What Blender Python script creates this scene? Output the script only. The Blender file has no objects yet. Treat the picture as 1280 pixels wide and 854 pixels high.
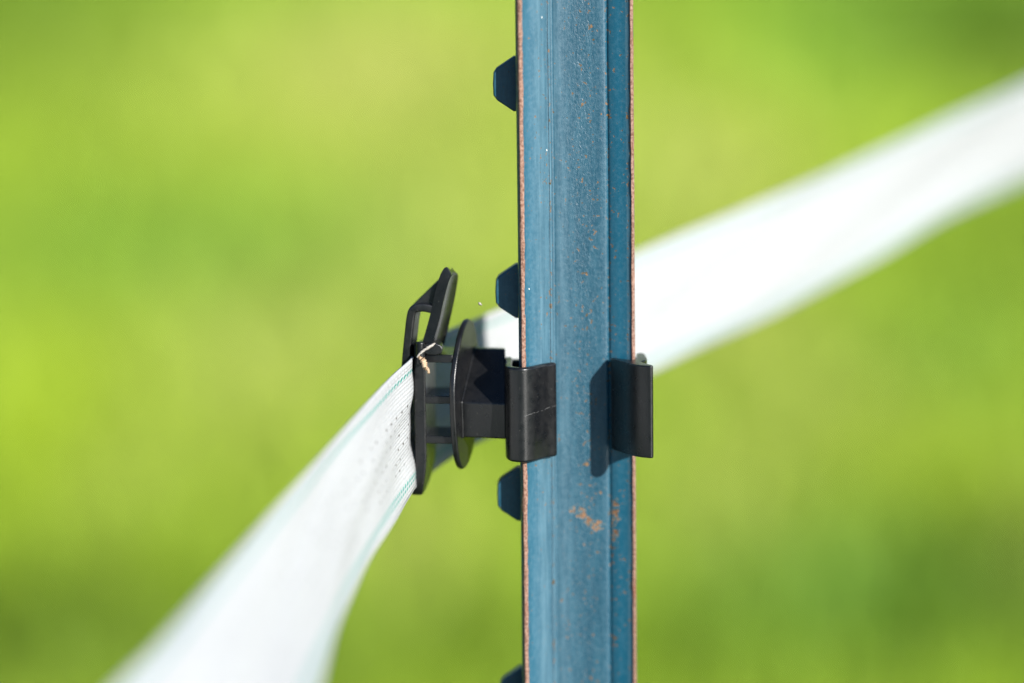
import bpy, bmesh, math, random
import numpy as np
from mathutils import Vector, Matrix

sc = bpy.context.scene
col = sc.collection
R = math.radians
random.seed(4); rng = np.random.default_rng(4)

# ------------------------------------------------------------------ camera
LENS = 110.0
PITCH = R(11.5)
W_FOCUS = 0.277                      # width of the plane in focus (m)
DIST = W_FOCUS * LENS / 36.0         # camera to the insulator
H0 = 0.95                            # height of the insulator above the grass
O = Vector((0, 0, H0))
FWD = Vector((0, math.cos(PITCH), -math.sin(PITCH)))
UPV = Vector((0, math.sin(PITCH), math.cos(PITCH)))
RGT = Vector((1, 0, 0))
CAM = O - FWD * DIST
cd = bpy.data.cameras.new('camera'); cam = bpy.data.objects.new('camera', cd)
col.objects.link(cam); sc.camera = cam
cam.location = CAM; cam.rotation_euler = (math.pi/2 - PITCH, 0, 0)
cd.lens = LENS; cd.sensor_width = 36; cd.clip_start = 0.02; cd.clip_end = 2000
cd.dof.use_dof = True; cd.dof.focus_distance = DIST
cd.dof.aperture_fstop = 2.45; cd.dof.aperture_blades = 9

# ------------------------------------------------------------------ light
to_sun = Vector((12.6, -14.0, 8.3)).normalized()
elev = math.asin(to_sun.z)
wd = bpy.data.worlds.new('World'); sc.world = wd; wd.use_nodes = True
nt = wd.node_tree; nt.nodes.clear()
sky = nt.nodes.new('ShaderNodeTexSky'); sky.sky_type = 'NISHITA'; sky.sun_disc = False
sky.sun_elevation = elev; sky.air_density = 1.0; sky.dust_density = .1; sky.ozone_density = 5.0
sky.sun_rotation = math.atan2(to_sun.x, to_sun.y)
bg = nt.nodes.new('ShaderNodeBackground'); bg.inputs[1].default_value = 0.075
wo = nt.nodes.new('ShaderNodeOutputWorld')
nt.links.new(sky.outputs[0], bg.inputs[0]); nt.links.new(bg.outputs[0], wo.inputs[0])
sl = bpy.data.lights.new('sun', 'SUN'); sl.energy = 5.0; sl.angle = R(0.53); sl.color = (1.0, 0.965, 0.91)
so = bpy.data.objects.new('sun', sl); col.objects.link(so)
so.rotation_euler = (-to_sun).to_track_quat('-Z', 'Y').to_euler()
so.location = (2, -2, 4)
sc.view_settings.view_transform = 'Standard'; sc.view_settings.look = 'None'
sc.view_settings.gamma = 1; sc.view_settings.use_curve_mapping = False
sc.view_settings.exposure = 0.85

# ------------------------------------------------------------------ helpers
FPX = 1280 * LENS / 36.0
def ray(px, py):
    return (FWD + RGT * ((px - 640) / FPX) + UPV * ((427 - py) / FPX))
def at_y(px, py, Ymm):               # point of the sight line at world depth Y (mm beyond the post)
    r = ray(px, py); t = (Ymm/1000 - CAM.y) / r.y
    return CAM + r * t
def at_d(px, py, dmm):               # point at distance DIST+d along the view axis
    return CAM + ray(px, py) * (DIST + dmm/1000)
SLOPE = math.tan(R(16))
def rise(y):                         # the meadow climbs behind the post, shaped so to catch more sun
    y = np.asarray(y, dtype=float)
    u = np.clip(y-.2, 0, None)
    r = np.where(u < 1.2, u*u/2.4, u-.6)*SLOPE
    far = np.clip(u-22, 0, None)
    return r - np.where(far < 40, far*far/80, far-20)*SLOPE
def ground_at(px, py):
    r = ray(px, py); t = 0.5
    while CAM.z + r.z*t > float(rise(CAM.y + r.y*t)) and t < 60: t += .01
    return CAM + r * t

TILT = Matrix.Rotation(R(-0.64), 4, 'Y') @ Matrix.Rotation(R(-3.0), 4, 'X')
TILTI = TILT.inverted()
def loc(px, py, Ymm):                # mm, in the tilted frame of post and insulator
    return (TILTI @ (at_y(px, py, Ymm) - O)) * 1000

def tag(o, label=None, cat=None, group=None, kind=None):
    if label: o['label'] = label
    if cat: o['category'] = cat
    if group: o['group'] = group
    if kind: o['kind'] = kind
    return o
def link(name, me, mat, parent=None):
    o = bpy.data.objects.new(name, me); col.objects.link(o)
    if mat: me.materials.append(mat)
    if parent: o.parent = parent
    return o
def smooth(o, ang=35, bevel=0, seg=2):
    me = o.data
    for p in me.polygons: p.use_smooth = True
    if bevel:
        b = o.modifiers.new('bevel', 'BEVEL'); b.width = bevel/1000; b.segments = seg
        b.limit_method = 'ANGLE'; b.angle_limit = R(38); b.harden_normals = False
    me.set_sharp_from_angle(angle=R(ang)) if not bevel else None
    if bevel:
        w = o.modifiers.new('wn', 'WEIGHTED_NORMAL'); w.keep_sharp = True
    return o
def pydata(verts, faces):            # verts in mm
    me = bpy.data.meshes.new('mesh')
    me.from_pydata([tuple(Vector(v)/1000) for v in verts], [], faces)
    bm = bmesh.new(); bm.from_mesh(me); bmesh.ops.recalc_face_normals(bm, faces=bm.faces); bm.to_mesh(me); bm.free()
    return me
def prism(poly, org, eu, ev, ew, w0, w1):    # polygon in (eu,ev), swept along ew
    n = len(poly); vs = []
    for w in (w0, w1):
        for a, b in poly: vs.append(org + eu*a + ev*b + ew*w)
    fs = [tuple(range(n)), tuple(range(2*n-1, n-1, -1))]
    fs += [(i, (i+1) % n, n+(i+1) % n, n+i) for i in range(n)]
    return pydata(vs, fs)
def loft(rings):
    n = len(rings[0]); vs = [p for r in rings for p in r]; fs = []
    for k in range(len(rings)-1):
        for i in range(n):
            j = (i+1) % n
            fs.append((k*n+i, k*n+j, (k+1)*n+j, (k+1)*n+i))
    fs.append(tuple(range(n))); fs.append(tuple(range(len(vs)-1, len(vs)-n-1, -1)))
    return pydata(vs, fs)
def spline(pts, k=6):                # Catmull-Rom
    P = [Vector(p) for p in pts]; P = [2*P[0]-P[1]] + P + [2*P[-1]-P[-2]]
    out = []
    for i in range(1, len(P)-2):
        p0, p1, p2, p3 = P[i-1:i+3]
        for s in range(k):
            t = s/k
            out.append(0.5*((2*p1) + (p2-p0)*t + (2*p0-5*p1+4*p2-p3)*t*t + (3*p1-p0-3*p2+p3)*t**3))
    out.append(P[-2]); return out
def strip(path, half, k=6):          # thick 2-D path -> polygon, rounded ends
    c = [p.to_2d() for p in spline([(x, y, 0) for x, y in path], k)]
    L, Rr = [], []
    for i, p in enumerate(c):
        d = (c[min(i+1, len(c)-1)] - c[max(i-1, 0)]).normalized(); nrm = Vector((-d.y, d.x))
        L.append(p + nrm*half); Rr.append(p - nrm*half)
    d = (c[-1]-c[-2]).normalized(); nrm = Vector((-d.y, d.x)); cap = []
    for a in (60, 30, 0, -30, -60):
        cap.append(c[-1] + (d*math.cos(R(a)) + nrm*math.sin(R(a)))*half)
    return [tuple(p) for p in L + cap + Rr[::-1]]

# ------------------------------------------------------------------ materials
class NT:
    def __init__(s, name):
        s.m = bpy.data.materials.new(name); s.m.use_nodes = True; s.t = s.m.node_tree
        s.t.nodes.clear()
        s.out = s.n('ShaderNodeOutputMaterial'); s.b = s.n('ShaderNodeBsdfPrincipled')
        s.l(s.b.outputs[0], s.out.inputs[0])
    def n(s, t, **k):
        x = s.t.nodes.new(t)
        for a, b in k.items(): setattr(x, a, b)
        return x
    def l(s, a, b): s.t.links.new(a, b)
    def math(s, op, a, b=None, c=None, clamp=False):
        x = s.n('ShaderNodeMath', operation=op, use_clamp=clamp)
        for i, v in enumerate((a, b, c)):
            if v is None: continue
            if isinstance(v, (int, float)): x.inputs[i].default_value = v
            else: s.l(v, x.inputs[i])
        return x.outputs[0]
    def ramp(s, v, lo, hi, a=0.0, b=1.0):
        x = s.n('ShaderNodeMapRange', interpolation_type='SMOOTHSTEP')
        s.l(v, x.inputs[0])
        for i, q in ((1, lo), (2, hi), (3, a), (4, b)): x.inputs[i].default_value = q
        return x.outputs[0]
    def mix(s, f, a, b, bt='MIX'):
        x = s.n('ShaderNodeMix', data_type='RGBA', blend_type=bt)
        for i, v in ((0, f), (6, a), (7, b)):
            if isinstance(v, (int, float)): x.inputs[i].default_value = v
            elif isinstance(v, tuple): x.inputs[i].default_value = (*v, 1)
            else: s.l(v, x.inputs[i])
        return x.outputs[2]
    def noise(s, vec, scale, detail=3, rough=.55, dist=0):
        x = s.n('ShaderNodeTexNoise'); x.inputs['Scale'].default_value = scale
        x.inputs['Detail'].default_value = detail; x.inputs['Roughness'].default_value = rough
        x.inputs['Distortion'].default_value = dist
        s.l(vec, x.inputs['Vector']); return x.outputs[0]
    def mapv(s, vec, sc_, loc_=(0, 0, 0)):
        x = s.n('ShaderNodeMapping'); x.inputs['Scale'].default_value = sc_; x.inputs['Location'].default_value = loc_
        s.l(vec, x.inputs[0]); return x.outputs[0]
    def bump(s, h, strength, dist, prev=None):
        x = s.n('ShaderNodeBump'); x.inputs['Strength'].default_value = strength; x.inputs['Distance'].default_value = dist
        s.l(h, x.inputs['Height'])
        if prev: s.l(prev, x.inputs['Normal'])
        return x.outputs[0]

def mat_paint():
    m = NT('blue paint'); oc = m.n('ShaderNodeTexCoord').outputs['Object']
    sep = m.n('ShaderNodeSeparateXYZ'); m.l(oc, sep.inputs[0])
    rust = m.n('ShaderNodeAttribute', attribute_name='rust').outputs['Fac']
    crn = m.n('ShaderNodeAttribute', attribute_name='corner').outputs['Fac']
    dust_sheen = m.n('ShaderNodeAttribute', attribute_name='chalk_sheen').outputs['Fac']
    grain = m.n('ShaderNodeAttribute', attribute_name='grain').outputs['Fac']
    tone = m.n('ShaderNodeAttribute', attribute_name='fresh').outputs['Fac']
    n1 = m.noise(m.mapv(oc, (60, 60, 8)), 9, 5, .6)
    n2 = m.noise(oc, 900, 4, .6)
    streak = m.noise(m.mapv(oc, (1, 1, .02)), 2200, 3, .6)
    base = m.mix(m.ramp(n1, .35, .7), (.003, .046, .078), (.010, .064, .100))
    base = m.mix(m.math('MULTIPLY', tone, .85), base, (.005, .078, .130))
    # chalky rubbed paint, with sunlit slope sheen and ridge highlight painted in
    ch = m.math('MULTIPLY', dust_sheen, m.math('ADD', m.ramp(streak, .3, .75, .35, .6), m.ramp(n1, .35, .7, -.08, .15)), clamp=True)
    base = m.mix(ch, base, (.12, .215, .27))
    pit = m.ramp(n2, .42, .62, 0, 1)
    base = m.mix(m.math('MULTIPLY', pit, .14), base, (.065, .155, .205))
    # specks of rust
    sp = m.noise(oc, 900, 2, .5); spz = m.noise(m.mapv(oc, (1, 1, .5)), 110, 3, .6)
    near = m.math('ADD', m.math('MULTIPLY', spz, .22), m.math('MULTIPLY', crn, .10))
    speck = m.ramp(m.math('ADD', sp, near), .800, .850)
    big = m.noise(oc, 420, 3, .6)
    speck2 = m.ramp(m.math('ADD', big, m.math('MULTIPLY', crn, .09)), .72, .76)
    # the two bruises where the coat has gone below the clip
    def blob(cx, cz, rx, rz):
        a = m.math('DIVIDE', m.math('SUBTRACT', sep.outputs[0], cx/1000), rx/1000)
        b = m.math('DIVIDE', m.math('SUBTRACT', sep.outputs[2], H0*1.0 + cz/1000), rz/1000)
        d = m.math('ADD', m.math('MULTIPLY', a, a), m.math('MULTIPLY', b, b))
        return m.ramp(d, 0, 1, 1, 0)
    bl = None
    for px, py, rx, rz in BRUISES:
        q = loc(px, py, 9.5); s_ = blob(q.x, q.z, rx, rz)
        bl = s_ if bl is None else m.math('MAXIMUM', bl, s_)
    bn = m.math('ADD', m.math('MULTIPLY', m.math('SUBTRACT', m.noise(oc, 800, 5, .7), .5), 1.7), .5)
    bsum = m.math('ADD', m.math('MULTIPLY', bl, .42), bn)
    bruise = m.ramp(bsum, .84, .95); halo = m.ramp(bsum, .76, .90)
    # raw cut edges
    en = m.math('ADD', m.math('MULTIPLY', m.noise(m.mapv(oc, (1, 1, .35)), 700, 5, .7), .65), m.math('MULTIPLY', m.noise(m.mapv(oc, (1, 1, .5)), 90, 3, .6), .5))
    edge = m.ramp(m.math('ADD', rust, m.math('MULTIPLY', m.math('SUBTRACT', en, .58), 1.6)), .46, .60)
    edgec = m.mix(m.ramp(m.noise(oc, 1500, 4, .7), .35, .65), (.12, .048, .026), (.31, .185, .135))
    edgec = m.mix(m.ramp(m.noise(m.mapv(oc, (1, 1, .3)), 220, 4, .7), .55, .7, 0, .75), edgec, (.17, .045, .018))
    rc = m.mix(m.ramp(m.noise(oc, 1100, 3), .35, .65), (.06, .045, .02), (.19, .10, .038))
    c = m.mix(m.math('MULTIPLY', speck, .8), base, rc); c = m.mix(speck2, c, rc); c = m.mix(m.math('MULTIPLY', halo, .55), c, (.16, .19, .15)); c = m.mix(m.math('MULTIPLY', bruise, .9), c, m.mix(m.ramp(m.noise(oc, 1700, 3), .4, .6), (.09, .04, .018), (.27, .12, .045)))
    chipn = m.noise(m.mapv(oc, (1, 1, .6), (3, 5, 1)), 520, 1, .4)
    c = m.mix(m.ramp(chipn, .80, .815), c, (.62, .62, .58))
    c = m.mix(edge, c, edgec)
    m.l(c, m.b.inputs['Base Color'])
    allr = m.math('MAXIMUM', m.math('MAXIMUM', speck, bruise), edge)
    m.l(m.math('ADD', m.math('MULTIPLY', allr, .35), m.ramp(n2, .3, .7, .32, .50)), m.b.inputs['Roughness'])
    m.b.inputs['Specular IOR Level'].default_value = .5
    g = m.noise(m.mapv(oc, (1, 1, .7)), 1900, 4, .65, .4)
    wr = m.noise(m.mapv(oc, (1, 1, .45)), 1250, 4, .6, 1.4)
    h = m.math('ADD', m.math('MULTIPLY', g, .35), m.math('MULTIPLY', m.math('MULTIPLY', wr, grain), 1.6))
    nb = m.bump(h, .5, .00022)
    nb = m.bump(streak, .12, .0001, nb)
    nb = m.bump(allr, .5, -.00012, nb)
    m.l(nb, m.b.inputs['Normal'])
    return m.m
BRUISES = [(716, 635, 1.6, 1.8), (727, 640, 2.6, 2.4), (746, 655, 3.2, 2.4), (769, 642, 1.8, 6.5), (735, 648, 2, 2), (769, 666, 1.6, 4.0)]

def mat_plastic():
    m = NT('black plastic'); oc = m.n('ShaderNodeTexCoord').outputs['Object']
    n = m.noise(oc, 420, 4, .6); f = m.noise(oc, 2600, 3, .6)
    c = m.mix(m.ramp(n, .3, .7), (.005, .0055, .0065), (.009, .009, .0095))
    d = m.ramp(m.noise(oc, 1700, 2, .5), .72, .78)
    c = m.mix(m.math('MULTIPLY', d, .5), c, (.22, .21, .19))
    m.l(c, m.b.inputs['Base Color'])
    m.l(m.ramp(n, .25, .75, .26, .36), m.b.inputs['Roughness'])
    m.b.inputs['Specular IOR Level'].default_value = .5
    m.l(m.bump(f, .35, .0001, m.bump(n, .12, .0001)), m.b.inputs['Normal'])
    return m.m
def mat_scratched():
    mt = mat_plastic().copy(); mt.name = 'black plastic scratched'; t = mt.node_tree
    m = NT.__new__(NT); m.m = mt; m.t = t
    m.b = [x for x in t.nodes if x.type == 'BSDF_PRINCIPLED'][0]
    oc = m.n('ShaderNodeTexCoord').outputs['Object']; sep = m.n('ShaderNodeSeparateXYZ'); m.l(oc, sep.inputs[0])
    q = loc(660, 517, -2)
    wob = m.math('MULTIPLY', m.math('SUBTRACT', m.noise(oc, 260, 4, .6), .5), .0016)
    sl_ = m.math('MULTIPLY', m.math('SUBTRACT', sep.outputs[0], q.x/1000), .16)
    z = m.math('SUBTRACT', m.math('SUBTRACT', m.math('SUBTRACT', sep.outputs[2], q.z/1000), wob), sl_)
    ln = m.ramp(m.math('ABSOLUTE', z), .00002, .00011, 1, 0)
    ln = m.math('MULTIPLY', ln, m.ramp(sep.outputs[0], .0025, .0045))
    ln = m.math('MULTIPLY', ln, m.ramp(m.noise(oc, 700, 3), .35, .6, .0, .6))
    old = m.b.inputs['Base Color'].links[0].from_socket
    m.l(m.mix(ln, old, (.2, .2, .2)), m.b.inputs['Base Color'])
    return mt

def mat_tape():
    m = NT('woven tape'); uv = m.n('ShaderNodeUVMap').outputs[0]
    sep = m.n('ShaderNodeSeparateXYZ'); m.l(uv, sep.inputs[0]); U, V = sep.outputs[0], sep.outputs[1]   # mm along, mm across
    def band(v, c, w, soft=.25):
        return m.ramp(m.math('ABSOLUTE', m.math('SUBTRACT', v, c)), w-soft, w+soft, 1, 0)
    rib = m.math('SINE', m.math('ADD', m.math('MULTIPLY', V, 2*math.pi/1.05), m.math('MULTIPLY', m.noise(uv, .9, 3, .6), 5.0)))
    weft = m.math('SINE', m.math('MULTIPLY', U, 2*math.pi/1.3))
    weave = m.math('MULTIPLY', rib, weft)
    wn = m.noise(uv, .8, 4, .6)
    c = m.mix(m.ramp(wn, .3, .7), (.415, .43, .44), (.475, .48, .482))
    c = m.mix(m.ramp(weave, .55, 1.0, 0, .22), c, (.27, .27, .27))
    # teal tracer threads near each edge, passing over and under
    over = m.ramp(m.math('SINE', m.math('ADD', m.math('MULTIPLY', U, 2*math.pi/2.1), m.math('MULTIPLY', V, 2.5))), -.25, .25)
    teal = m.math('MULTIPLY', band(V, 3.4, .55), over)
    teal2 = m.math('MULTIPLY', m.math('MAXIMUM', band(V, 32.4, .42), band(V, 33.6, .34)), over)
    c = m.mix(m.math('MULTIPLY', m.math('MAXIMUM', teal, teal2), 1.0), c, (.0, .26, .21))
    # steel wires and the small gaps beside them
    h = None
    for cv, ph in ((12.0, .0), (15.0, 1.9), (18.2, .9), (21.6, 3.1), (24.8, 1.2), (27.6, 2.4)):
        s_ = m.math('MULTIPLY', band(V, cv, .26, .14), m.ramp(m.math('SINE', m.math('ADD', m.math('MULTIPLY', U, 2*math.pi/4.2), ph)), .72, .93))
        h = s_ if h is None else m.math('MAXIMUM', h, s_)
    gate = m.ramp(m.noise(uv, .45, 2, .5), .46, .55)
    h = m.math('MULTIPLY', h, gate)
    c = m.mix(h, c, (.07, .055, .04))
    br = m.math('MAXIMUM', band(V, 1.7, .22), band(V, 35.0, .2))
    c = m.mix(m.math('MULTIPLY', m.math('MULTIPLY', br, m.ramp(m.math('SINE', m.math('MULTIPLY', U, 3.1)), .1, .6)), .55), c, (.22, .21, .22))
    m.l(c, m.b.inputs['Base Color']); m.b.inputs['Roughness'].default_value = .62
    m.b.inputs['Specular IOR Level'].default_value = .35
    ht = m.math('SUBTRACT', m.math('ADD', m.math('MULTIPLY', rib, .5), m.math('MULTIPLY', weave, .4)), m.math('MULTIPLY', h, 2.0))
    m.l(m.bump(ht, .7, .00026), m.b.inputs['Normal'])
    tr = m.n('ShaderNodeBsdfTranslucent'); tr.inputs[0].default_value = (.5, .52, .52, 1)
    ms = m.n('ShaderNodeMixShader'); ms.inputs[0].default_value = .17
    m.l(m.b.outputs[0], ms.inputs[1]); m.l(tr.outputs[0], ms.inputs[2]); m.l(ms.outputs[0], m.out.inputs[0])
    return m.m
def mat_plain(name, c1, c2, scale, rough=.7):
    m = NT(name); oc = m.n('ShaderNodeTexCoord').outputs['Object']
    n = m.noise(oc, scale, 4, .6); m.l(m.mix(m.ramp(n, .35, .65), c1, c2), m.b.inputs['Base Color'])
    m.b.inputs['Roughness'].default_value = rough; m.l(m.bump(n, .5, .0003), m.b.inputs['Normal']); return m.m
def mat_grass(name, trans):
    m = NT(name); a = m.n('ShaderNodeAttribute', attribute_name='Col').outputs['Color']
    m.l(a, m.b.inputs['Base Color']); m.b.inputs['Roughness'].default_value = .5
    m.b.inputs['Specular IOR Level'].default_value = .3
    if trans:
        tr = m.n('ShaderNodeBsdfTranslucent'); m.l(m.mix(1.0, a, (1.0, 1.0, .55), 'MULTIPLY'), tr.inputs[0])
        ms = m.n('ShaderNodeMixShader'); ms.inputs[0].default_value = .35
        m.l(m.b.outputs[0], ms.inputs[1]); m.l(tr.outputs[0], ms.inputs[2]); m.l(ms.outputs[0], m.out.inputs[0])
    return m.m
M_PAINT, M_PLAST, M_JAW, M_TAPE = mat_paint(), mat_plastic(), mat_scratched(), mat_tape()

# ------------------------------------------------------------------ meadow
# meadow colour patches, corner vignette and tape shadow painted in: (image column, row where they lie, radius in px, colour pull)
LIME, YEL, DARK, COOL, DRY = (.46, .61, .04), (.62, .69, .20), (.055, .15, .010), (.21, .46, .08), (.28, .24, .10)  # DARK: lush grass, and vignette shade painted into the corners
PATCH = [  # px, py, rx, ry, colour, weight
    (470, 110, 260, 110, YEL, .75), (560, 330, 150, 120, YEL, .6), (30, 30, 210, 110, DARK, .6),
    (230, 330, 260, 60, COOL, .55), (40, 350, 100, 50, DARK, .25), (330, 490, 180, 110, YEL, .6), (60, 560, 160, 110, LIME, .9),  # first COOL band paints the tape's shadow into the grass
    (150, 640, 70, 50, YEL, .3), (20, 830, 190, 90, DARK, .7), (230, 850, 140, 60, DARK, .4), (520, 730, 110, 70, YEL, .55),
    (500, 870, 200, 60, DARK, .5), (880, 230, 140, 90, YEL, .6), (1010, 560, 130, 120, YEL, .45), (880, 400, 120, 90, YEL, .55),
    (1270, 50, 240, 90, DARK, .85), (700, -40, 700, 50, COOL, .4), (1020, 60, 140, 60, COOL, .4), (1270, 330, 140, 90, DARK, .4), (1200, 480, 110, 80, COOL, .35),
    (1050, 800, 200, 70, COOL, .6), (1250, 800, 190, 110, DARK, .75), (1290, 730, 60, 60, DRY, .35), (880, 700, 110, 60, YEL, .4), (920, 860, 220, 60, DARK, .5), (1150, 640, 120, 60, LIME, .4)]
PW = []
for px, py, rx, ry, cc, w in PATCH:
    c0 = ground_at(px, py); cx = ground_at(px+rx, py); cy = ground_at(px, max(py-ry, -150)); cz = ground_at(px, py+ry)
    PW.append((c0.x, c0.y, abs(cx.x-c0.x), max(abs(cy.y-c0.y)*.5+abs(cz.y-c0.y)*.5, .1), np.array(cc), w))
def vnoise(x, y, s, seed):
    r = np.random.default_rng(seed); out = 0
    for k in range(6):
        a = r.uniform(0, 2*math.pi); f = s*r.uniform(.6, 1.7); ph = r.uniform(0, 6.28)
        out = out + np.sin((x*math.cos(a)+y*math.sin(a))*f + ph + 1.3*np.sin((x*math.sin(a)-y*math.cos(a))*f*.7+ph))
    return out/6
def meadow_colour(x, y):
    c = np.tile(np.array([.40, .54, .05]), (len(x), 1))
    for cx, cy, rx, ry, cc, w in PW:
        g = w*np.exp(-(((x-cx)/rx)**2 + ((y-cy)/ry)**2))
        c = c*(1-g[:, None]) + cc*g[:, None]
    near = 1/(1+np.exp(np.clip((y-.55)/.12, -30, 30)))[:, None]
    c = c*(1-near) + np.array([.06, .105, .010])*near  # unseen grass around the post darkened to cut its green bounce
    c *= (1 + .16*vnoise(x, y, 3.1, 1) + .10*vnoise(x, y, 9, 2))[:, None]
    return np.clip(c, .005, .6)
def hill(x, y):
    return .012*vnoise(x, y, 2.2, 7) + rise(y)
# ground sheet: fine near, coarse far
ax = np.concatenate([-np.geomspace(400, 6.2, 14), np.linspace(-6, 6, 121), np.geomspace(6.2, 400, 14)])
ay = np.concatenate([-np.geomspace(300, 3.2, 12), np.linspace(-3, 16, 190), np.geomspace(16.4, 900, 40)])
X, Y = np.meshgrid(ax, ay); x, y = X.ravel(), Y.ravel()
vs = np.stack([x, y, hill(x, y)], 1)
nx, ny = len(ax), len(ay)
fs = [(j*nx+i, j*nx+i+1, (j+1)*nx+i+1, (j+1)*nx+i) for j in range(ny-1) for i in range(nx-1)]
me = bpy.data.meshes.new('ground'); me.from_pydata(vs.tolist(), [], fs)
ca = me.color_attributes.new('Col', 'FLOAT_COLOR', 'POINT')
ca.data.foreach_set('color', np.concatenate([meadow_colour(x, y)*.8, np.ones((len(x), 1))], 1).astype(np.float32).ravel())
me.polygons.foreach_set('use_smooth', [True]*len(fs))
tag(link('ground', me, mat_grass('meadow ground', False)), kind='structure')
# grass blades: bent triangles
def blades(n, x0, x1, y0, y1, hs):
    bx = rng.uniform(x0, x1, n); by = rng.uniform(y0, y1, n)
    keep = np.abs(bx) < (1.9 + .35*np.maximum(by+.9, 0)); bx, by = bx[keep], by[keep]; n = len(bx)
    h = hs*rng.uniform(.5, 1.25, n)*(1+.35*vnoise(bx, by, 5, 5)); a = rng.uniform(0, 6.28, n)
    lean = rng.uniform(.05, .55, n)*h; la = rng.uniform(0, 6.28, n); w = rng.uniform(.0018, .0035, n)*1.5
    z0 = hill(bx, by); dx, dy = np.cos(a)*w, np.sin(a)*w; lx, ly = np.cos(la)*lean, np.sin(la)*lean
    V = np.empty((n, 5, 3))
    V[:, 0] = np.stack([bx-dx, by-dy, z0-.004], 1); V[:, 1] = np.stack([bx+dx, by+dy, z0-.004], 1)
    V[:, 2] = np.stack([bx+dx*.8+lx*.35, by+dy*.8+ly*.35, z0+h*.6], 1); V[:, 3] = np.stack([bx-dx*.8+lx*.35, by-dy*.8+ly*.35, z0+h*.6], 1)
    V[:, 4] = np.stack([bx+lx, by+ly, z0+h], 1)
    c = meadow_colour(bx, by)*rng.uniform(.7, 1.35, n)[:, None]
    return V, np.clip(c, 0, .65)
V, C = blades(400000, -4.5, 4.5, .2, 8, .06)
n = len(V); me = bpy.data.meshes.new('grass')
me.vertices.add(n*5); me.vertices.foreach_set('co', V.ravel())
me.loops.add(n*7); base = np.arange(n)[:, None]*5
lp = np.concatenate([base+np.array([[0, 1, 2, 3]]), base+np.array([[3, 2, 4]])], 1).ravel()
me.loops.foreach_set('vertex_index', lp.astype(np.int32))
me.polygons.add(n*2); st = (np.arange(n)[:, None]*7 + np.array([[0, 4]])).ravel()
me.polygons.foreach_set('loop_start', st.astype(np.int32))
me.update(calc_edges=True); me.validate()
ca = me.color_attributes.new('Col', 'FLOAT_COLOR', 'POINT')
cc = np.concatenate([np.repeat(C, 5, 0), np.ones((n*5, 1))], 1); ca.data.foreach_set('color', cc.astype(np.float32).ravel())
tag(link('grass', me, mat_grass('grass blades', True)), kind='stuff')

# ------------------------------------------------------------------ post
root = bpy.data.objects.new('fence_post', None); col.objects.link(root)
root.matrix_world = Matrix.Translation(O) @ TILT @ Matrix.Translation((0, 0, -H0))
tag(root, 'blue painted steel channel post with rusty edges and a row of studs', 'fence post')
def xm(px): return (px-640)*.2164
# (column px, depth mm, rust, corner, chalk, grain, fresh); chalk also carries painted highlights
SEC = [
 (651.2, .35, .62, 0, 0, 0, 0), (652.4, -.05, 1, 0, 0, 0, 0), (655.0, -.05, 1, 0, 0, 0, 0), (656.8, .35, .66, 0, .1, 0, .3),
 (658.5, .9, .1, 0, .25, 0, .6), (664, 1.9, 0, 0, .3, 0, .8), (671, 2.8, 0, 0, .55, 0, .5), (677, 3.9, 0, .15, 1, 0, 0), (684, 5.8, 0, .1, .8, 0, 0),
 (687.0, 6.9, 0, .3, .5, 0, 0), (688.2, 7.0, 0, .5, .3, 0, 0), (689.0, 6.85, .05, .8, .9, 0, 0), (690.6, 7.1, .05, .8, 1.0, 0, 0), (691.4, 8.0, .05, .5, .8, 0, 0), (692.6, 8.9, 0, .1, .2, 0, 0), (694.2, 9.0, 0, 0, .5, 0, 0), (695.2, 9.35, 0, 0, .1, 0, 0),
 (696, 9.3, 0, 0, .6, .1, 0), (703, 9.6, 0, 0, .45, .25, 0), (714, 9.9, 0, .15, .25, .5, 0), (726, 10.1, 0, .55, .12, 1, 0), (738, 10.15, 0, .75, .1, 1, 0), (750, 10.1, 0, .35, .1, .5, 0),
 (758, 10.1, 0, .15, .08, .35, .1), (761, 10.3, 0, .5, 0, .1, .3), (762.6, 10.7, .0, .7, 0, 0, .4), (764, 10.35, .05, .9, .1, 0, .8), (766, 10.0, 0, .7, .1, 0, 1), (776, 9.5, 0, .1, 0, 0, 1),
 (784.5, 9.1, 0, .1, .05, 0, 1), (786.3, 8.9, 0, .9, .6, 0, .4), (788.2, 8.75, .1, .7, .5, 0, .5), (790.6, 8.3, .5, .3, 0, 0, .4), (791.4, 8.0, 1, 0, 0, 0, 0), (794.4, 8.1, 1, 0, 0, 0, 0),
 (795.2, 8.5, .6, 0, 0, 0, 0), (795.4, 9.4, .1, 0, 0, 0, 0), (791, 11.2, 0, 0, 0, 0, 0), (770, 13.2, 0, 0, 0, 0, 0), (763, 13.9, 0, 0, 0, 0, 0), (695, 13.6, 0, 0, 0, 0, 0),
 (683, 12.0, 0, 0, 0, 0, 0), (668, 13.0, 0, 0, 0, 0, 0), (654, 13.4, 0, 0, 0, 0, 0), (650.4, 12.6, 0, 0, 0, 0, 0), (649.2, 8, 0, 0, 0, 0, 0), (648.4, 4.0, 0, 0, 0, 0, 0), (648.5, 1.6, .1, 0, 0, 0, 0), (649.4, .7, .35, 0, 0, 0, 0)]
ring = [(xm(a), b) for a, b, *_ in SEC]
zs = np.arange(-350, 1500.1, 3.0); verts = []; nS = len(ring)
for k, z in enumerate(zs):
    wob = .10*math.sin(z/47.)+.07*math.sin(z/13.+1); dp = .08*math.sin(z/31.+2)
    for i, (a, b) in enumerate(ring):
        e = SEC[i][2]; jx = (random.uniform(-.07, .07) if e > .5 else 0)
        verts.append(Vector((a + wob*(.6 if 4 < i < 32 else .25) + jx, b + dp, z))/1000)
fs = []
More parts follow.
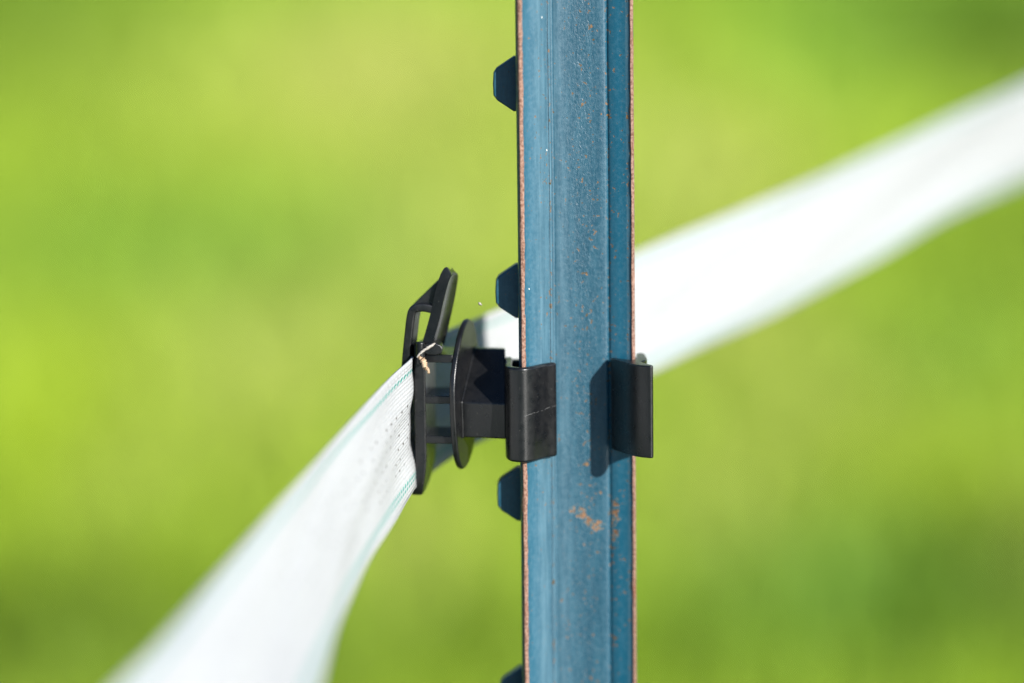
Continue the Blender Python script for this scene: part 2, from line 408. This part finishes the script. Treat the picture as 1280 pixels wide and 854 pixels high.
for k in range(len(zs)-1):
    for i in range(nS):
        j = (i+1) % nS; fs.append((k*nS+i, k*nS+j, (k+1)*nS+j, (k+1)*nS+i))
fs.append(tuple(range(nS))); fs.append(tuple(range(len(verts)-1, len(verts)-nS-1, -1)))
me = bpy.data.meshes.new('channel'); me.from_pydata([tuple(v) for v in verts], [], fs)
bm = bmesh.new(); bm.from_mesh(me); bmesh.ops.recalc_face_normals(bm, faces=bm.faces); bm.to_mesh(me); bm.free()
for q, nm in enumerate(('rust', 'corner', 'chalk_sheen', 'grain', 'fresh')):
    at = me.attributes.new(nm, 'FLOAT', 'POINT'); at.data.foreach_set('value', np.tile(np.array([s[2+q] for s in SEC], dtype=np.float32), len(zs)))
ch = link('channel', me, M_PAINT, root); smooth(ch, 50)
def stud_mesh():
    # raised trapezoid lug: base on the outer wall, chamfered top and bottom, blunt nose
    prof = [(3.2, -7.6), (-.2, -7.6), (-4.6, -4.6), (-5.6, -3.2), (-5.7, 0), (-5.5, 2.9), (-4.7, 4.1), (0, 7.2), (3.2, 7.2)]
    prof = [(a+1.3, b) for a, b in prof]
    return prism(prof, Vector((0, 0, 0)), Vector((1, 0, 0)), Vector((0, 0, 1)), Vector((0, 1, 0)), 7.2, 12.2)
# studs repeat every 56.4 mm; the first shows just above the clip
sm = stud_mesh(); first = None
q0 = loc(634, 363.5, 8)
M_STUD = mat_plain('blue stud paint', (.008, .04, .075), (.014, .06, .10), 500, .5)
for k in range(-16, 10):
    z = H0*1000 + q0.z + k*56.4
    if z < 0: continue
    if z > 1490: break
    if first is None:
        first = link('stud', sm, M_PAINT, root); smooth(first, 30, .5); s = first
    else:
        s = first.copy(); col.objects.link(s); s.parent = root
    s.location = (0, random.uniform(-.2, .2)/1000, z/1000); s.rotation_euler = (0, 0, R(random.uniform(-1.5, 1.5)))

# ------------------------------------------------------------------ insulator
ins = bpy.data.objects.new('tape_insulator', None); col.objects.link(ins)
ins.matrix_world = Matrix.Translation(O) @ TILT
tag(ins, 'black plastic insulator clipped round the blue post with two curved jaws, holding the tape', 'insulator')
E = R(17)
A_ = Vector((-math.cos(E), math.sin(E), 0)); C_ = Vector((math.sin(E), math.cos(E), 0)); Z_ = Vector((0, 0, 1))
X_, Y_ = Vector((1, 0, 0)), Vector((0, 1, 0)); ZERO = Vector((0, 0, 0))
zt = loc(650, 459, -3).z; zb = loc(655, 576, -3).z
def part(name, me, bevel=.35, mat=None, seg=3):
    o = link(name, me, mat or M_PLAST, ins); smooth(o, 35, bevel, seg); return o
# jaws
lj = strip([(-1.0, 16.4), (-1.0, 10), (-1.05, 4), (-.8, .4), (.2, -2.2), (2.5, -3.3), (4.8, -1.9), (6.7, .5), (8.6, 3.0), (10.9, 4.9)], 1.05, 5)
part('jaw', prism(lj, ZERO, X_, Y_, Z_, zb, zt), .85, M_JAW, 4)
def smooth_poly(p, k=3):
    P = p
    for _ in range(k):
        Q = []
        for i in range(len(P)):
            a, b = Vector(P[i]), Vector(P[(i+1) % len(P)]); Q += [tuple(a*.75+b*.25), tuple(a*.25+b*.75)]
        P = Q
    return P
rj = [(36.5, 17.4), (36.7, 12), (36.9, 7.5), (36.4, 4.0), (35.0, 2.2), (35.2, .4), (36.6, -2.2), (37.9, -4.6), (37.9, -6.0), (36.7, -6.4), (33.6, -4.2), (30.8, -.2), (28.8, 4.4), (27.0, 8.0), (26.9, 9.2), (28.4, 9.0), (30.3, 6.6), (32.2, 5.2), (33.6, 6.0), (34.1, 8.6), (34.1, 12), (34.1, 17.4)]
zt2, zb2 = loc(814, 457.5, -6.5).z, loc(815, 572, -6.5).z
rjp = smooth_poly(rj, 2)
jr = part('jaw', prism(rjp, ZERO, X_, Y_, Z_, zb2, zt2), .7, None, 4)
# plate behind the post that joins the jaws
pl = [(-2.05, 16.2), (36.1, 17.2), (36.1, 19.6), (-2.05, 18.8)]
part('back_plate', prism(pl, ZERO, X_, Y_, Z_, zb+1, zt-1), .4)
# flange
fc = loc(583, 491, 12)
def octo(hw, hh, cut_w, cut_h, off=0):
    return [(-hw, -cut_h), (-hw, cut_h), (-cut_w, hh), (cut_w, hh), (hw, cut_h), (hw, -cut_h), (cut_w, -hh), (-cut_w, -hh)]
fl = smooth_poly([(-13.2, -4), (-12.4, 8), (-3, 20.3), (5, 20.3), (9.8, 11), (9.8, -8), (0, -20.3), (-9.4, -20.3)], 1)
fl = smooth_poly(fl, 1)
part('flange', prism(fl, fc, C_, Z_, A_, -.85, .85), .6)
# neck between flange and clip
def at_line(k, c, u): return fc + A_*k + C_*c + Z_*u
def nring(k, s=1.0):
    zc = fc.z
    top, rid, low = loc(600, 437, 14).z - zc, loc(600, 503, 4).z - zc, loc(600, 547, 4).z - zc
    pts = [(7, top), (4.5, top), (-7.6, rid), (-7.0, low), (7, low)]
    return [at_line(k, c*s, u) for c, u in pts]
def to_strap(rg):
    out = []
    for p in rg:
        t = (p.x + 1.9)/A_.x; out.append(p - A_*t)
    return out
nk = loft([nring(-.6), nring(-2.0), nring(-6), to_strap(nring(-9))])
part('neck', nk, .45)
gus = [(-9.4, loc(600, 440, 8).z-fc.z), (-9.4, loc(600, 545, 4).z-fc.z)]
# collar fillet where neck meets flange
def cring(k, g):
    zc = fc.z; top, rid, low = loc(600, 437, 14).z-zc, loc(600, 503, 4).z-zc, loc(600, 547, 4).z-zc
    return [at_line(k, c, u) for c, u in [(7+g, top+g), (4.5-g, top+g), (-7.6-g, rid), (-7.0-g, low-g), (7+g, low-g)]]
part('collar', loft([cring(-.8, .25), cring(-1.1, .15), cring(-1.4, .04)]), .25)
# holder plate
E2 = R(8); A2 = Vector((-math.cos(E2), math.sin(E2), 0)); C2 = Vector((math.sin(E2), math.cos(E2), 0))
pn = loc(525, 500, 4.6)              # near edge of the holder plate
stn = []; PWID = 17.0
ztop, zbot = loc(526, 431, 5.4).z, loc(520, 619, 5.4).z
for k in range(33):
    t = k/32; z = ztop + (zbot-ztop)*t
    w_ = PWID; c0 = 0
    if t > .72:
        q = (t-.72)/.282; w_ = PWID*math.sqrt(max(1-q*q, .012)); c0 = .9*q**6*2
    if t < .08: w_ = PWID*(.55+.45*math.sin(t/.08*math.pi/2))
    bend = 0 if t < .74 else 1.6*((t-.74)/.26)**1.6
    o_ = Vector((pn.x, pn.y, 0)) + A2*bend + C2*c0 + Z_*z
    th = 1.55
    stn.append([o_ - A2*th, o_ + C2*w_ - A2*th, o_ + C2*w_ + A2*th, o_ + A2*th])
part('holder_plate', loft(stn), .5)
fx = Vector((fc.x, fc.y, 0))
for y_ in (448.5, 499.5, 549):
    zc = loc(548, y_, 4.5).z; q4 = []
    for v in (Vector((pn.x, pn.y, 0)) - A2*1.4, Vector((pn.x, pn.y, 0)) + C2*14.5 - A2*1.4, fx + A_*.7 + C_*6.5, fx + A_*.7 - C_*9.6):
        q4.append((v.x, v.y))
    part('rung', prism(q4, ZERO, X_, Y_, Z_, zc-1.1, zc+1.1), .3)
# locking lever
near = [(532, 436), (538, 416), (543.5, 396), (548, 376), (552, 360), (556, 347), (559.5, 340.5), (562, 338.5)]
far = [(551, 430), (555.5, 412), (560, 392), (564, 373), (567, 356), (568.5, 344), (568, 339), (566, 336.5)]
NS, FS = spline([loc(a, b, 4.5) for a, b in near], 4), spline([loc(a, b, 14.5) for a, b in far], 4)
rings = []
for i, (p, q) in enumerate(zip(NS, FS)):
    d = (NS[min(i+1, len(NS)-1)] - NS[max(i-1, 0)]).normalized(); w = (q-p).normalized(); nn = d.cross(w).normalized()*1.25*(1 if i < len(NS)-3 else (.95, .8, .5)[i-len(NS)+3])
    rings.append([p-nn*1.15, p.lerp(q, .22)-nn*1.1, p.lerp(q, .34)-nn*.35, p.lerp(q, .8)-nn*.35, q-nn*.8, q+nn*.8, p.lerp(q, .8)+nn*.35, p.lerp(q, .34)+nn*.35, p.lerp(q, .22)+nn*1.1, p+nn*1.15])
part('lever', loft(rings), .25)
hook = [(506, 466), (507.5, 445), (510, 420), (512.5, 398), (515, 389), (520, 385.5), (530, 385), (543, 388)]
HP = spline([loc(a, b, 5) for a, b in hook], 5); rings = []
for i, p in enumerate(HP):
    d = (HP[min(i+1, len(HP)-1)] - HP[max(i-1, 0)]).normalized(); nn = Vector((-d.z, 0, d.x)).normalized()*1.15
    dv = C_*5.2
    rings.append([p-nn, p-nn+dv, p+nn+dv, p+nn])
part('catch_loop', loft(rings), .5)
w0 = [loc(a, b, 6) for a, b in [(514, 384), (519, 379), (554, 345), (558, 352), (550, 388), (524, 384)]]
part('web', prism([(p.x, p.z) for p in w0], Vector((0, w0[0].y, 0)), X_, Z_, Y_, .4, 4.0), .3)
# pivot pin where the lever meets the plate
pp = loc(525.5, 440, 3.5)
pin = [(math.cos(a)*1.25, math.sin(a)*1.25) for a in np.linspace(0, 2*math.pi, 17)[:-1]]
part('pivot_pin', prism(pin, pp, X_, Y_, Z_, -3.5, 2.8), .45)
kn = loc(540, 436, 5); kr = [(-2.6, -1.4), (2.4, -1.8), (3.2, .6), (.6, 2.0), (-2.4, 1.4)]
part('knuckle', prism(smooth_poly(kr, 1), kn, X_, Z_, Y_, -1.2, 6), .35)

# ------------------------------------------------------------------ tape
ST = [  # top px,py | bottom px,py | depths along the view axis (mm)
 (114, 895, 362, 955, -172, -150), (198, 803, 391, 882, -146, -126), (273, 715, 411, 818, -117, -99), (341, 636, 433, 761, -87, -72),
 (400, 569, 459, 708, -56, -46), (450, 515, 485, 664, -31, -25), (490, 471, 502, 634, -9, -7), (514, 449, 515, 614, 3, 3), (516, 444, 519, 609, 12, 12),
 (524, 435, 528, 600, 25, 25), (543, 420, 549, 583, 37, 37), (583, 403, 590, 558, 50, 48), (640, 380, 645, 534, 68, 66),
 (720, 347, 722, 500, 88, 88), (800, 314, 805, 468, 108, 109), (862, 287, 868, 438, 124, 127), (929, 260, 935, 409, 142, 147),
 (1010, 226, 1016, 368, 163, 172), (1080, 196, 1087, 328, 183, 194), (1178, 151, 1190, 267, 212, 229), (1280, 104, 1290, 224, 243, 268), (1400, 50, 1408, 172, 282, 300)]
T = [at_d(a, b, e) for a, b, c, d, e, f in ST]; B = [at_d(c, d, f) for a, b, c, d, e, f in ST]
Mm = [(p+q)/2 for p, q in zip(T, B)]; Hh = [(q-p)/2 for p, q in zip(T, B)]
def run(m, d, h, dists, grav, turn=Vector((0, 0, -1))):       # carry the tape on beyond the frame, turning its width towards turn
    out = []
    for k, s_ in enumerate(dists):
        f = min(1, s_/.6); hh = h.lerp(turn*.0183, f).normalized()*.0183
        out.append((m + d*s_ + Vector((0, 0, grav*s_*s_)), hh))
    return out
d0 = (Mm[0]-Mm[2]).normalized(); d1 = (Mm[-1]-Mm[-3]).normalized()
pre = run(Mm[0], d0, Hh[0], (.06, .15, .3, .6, 1.2, 2.2), .02)[::-1]; post_ = run(Mm[-1], d1, Hh[-1], (.08, .2, .4, .7, 1.2, 2.4), .01, (-to_sun + d1*to_sun.dot(d1)).normalized())  # far run, out of frame, set edge-on to the sun to thin its shadow
T = [m-h for m, h in pre] + T + [m-h for m, h in post_]; B = [m+h for m, h in pre] + B + [m+h for m, h in post_]
TT, BB = spline(T, 14), spline(B, 14)
NA = 30; verts = []; uvs = []; s_len = 0; faces = []
mid0 = (TT[0]+BB[0])/2; th = .00022
rows = len(TT)
cum = [0]
for i in range(1, rows):
    cum.append(cum[-1] + ((TT[i]+BB[i])/2 - (TT[i-1]+BB[i-1])/2).length*1000)
tr_ = random.Random(9)
for i in range(rows):
    a, b = TT[i], BB[i]
    for j in range(NA+1):
        v = j/NA; p = a.lerp(b, v)
        d = (TT[min(i+1, rows-1)] - TT[max(i-1, 0)]).normalized(); nn = d.cross((b-a).normalized()).normalized()
        wave = .0004*math.sin(v*9 + cum[i]/23) + .0011*math.sin(v*3.1)*math.sin(cum[i]/41) + .0002*math.sin(v*21+cum[i]/9)
        verts.append(p + nn*wave); uvs.append((cum[i], v*36.5))
for i in range(rows-1):
    for j in range(NA):
        q = i*(NA+1)+j; faces.append((q, q+NA+1, q+NA+2, q+1))
me = bpy.data.meshes.new('tape'); me.from_pydata([tuple(v) for v in verts], [], faces)
ul = me.uv_layers.new(name='UVMap')
for l in me.loops: ul.data[l.index].uv = uvs[l.vertex_index]
for p in me.polygons: p.use_smooth = True
tp = link('fence_tape', me, M_TAPE); so_ = tp.modifiers.new('thickness', 'SOLIDIFY'); so_.thickness = .0005; so_.offset = 0
tag(tp, 'wide white woven electric fence tape with teal edge threads running past the post', 'fence tape')

# ------------------------------------------------------------------ small scraps
def wire(pts, rad, name, mat, jit=.0, k=6, n=7):
    P = spline(pts, k); rings = []
    for i, p in enumerate(P):
        d = (P[min(i+1, len(P)-1)]-P[max(i-1, 0)]).normalized(); s1 = d.orthogonal().normalized(); s2 = d.cross(s1)
        t = i/(len(P)-1); r = rad*(.45+.9*math.sin(math.pi*min(max(t*.9+.08, 0), 1)))
        rings.append([p + (s1*math.cos(a)+s2*math.sin(a))*r*(1+random.uniform(-jit, jit)) for a in [2*math.pi*q/n for q in range(n)]])
    o = link(name, loft(rings), mat); 
    for pg in o.data.polygons: pg.use_smooth = True
    o.matrix_world = Matrix.Translation(O) @ TILT
    return o
M_STRAW = mat_plain('dry straw', (.24, .15, .08), (.52, .38, .25), 900, .8)
w = wire([loc(523, 446, 1.5), loc(527, 449, 1.2), (loc(530, 453, 1)), loc(531, 459, .8), loc(534, 461, 1), loc(536, 467, 1.5)], .55, 'plant_scrap', M_STRAW, .4)
tag(w, 'small curled brown scrap of dry plant caught on the insulator by the tape', 'plant scrap')
M_FLUFF = mat_plain('thread', (.26, .23, .20), (.40, .37, .33), 900, .9)
w = wire([loc(521, 447, 1.2), loc(527, 440, 1.6), loc(536, 434, 2), loc(541, 431, 2.5), loc(544, 429, 3)], .3, 'loose_thread', M_FLUFF, .3)
tag(w, 'pale frayed thread lying over the top of the insulator holder', 'thread')
w = wire([loc(598, 378.5, 6), loc(600, 380, 6), loc(602.5, 381.5, 6)], .28, 'fluff_speck', M_FLUFF, .4, 3, 6)
tag(w, 'tiny white speck of fluff adrift in the air just above the tape', 'fluff')
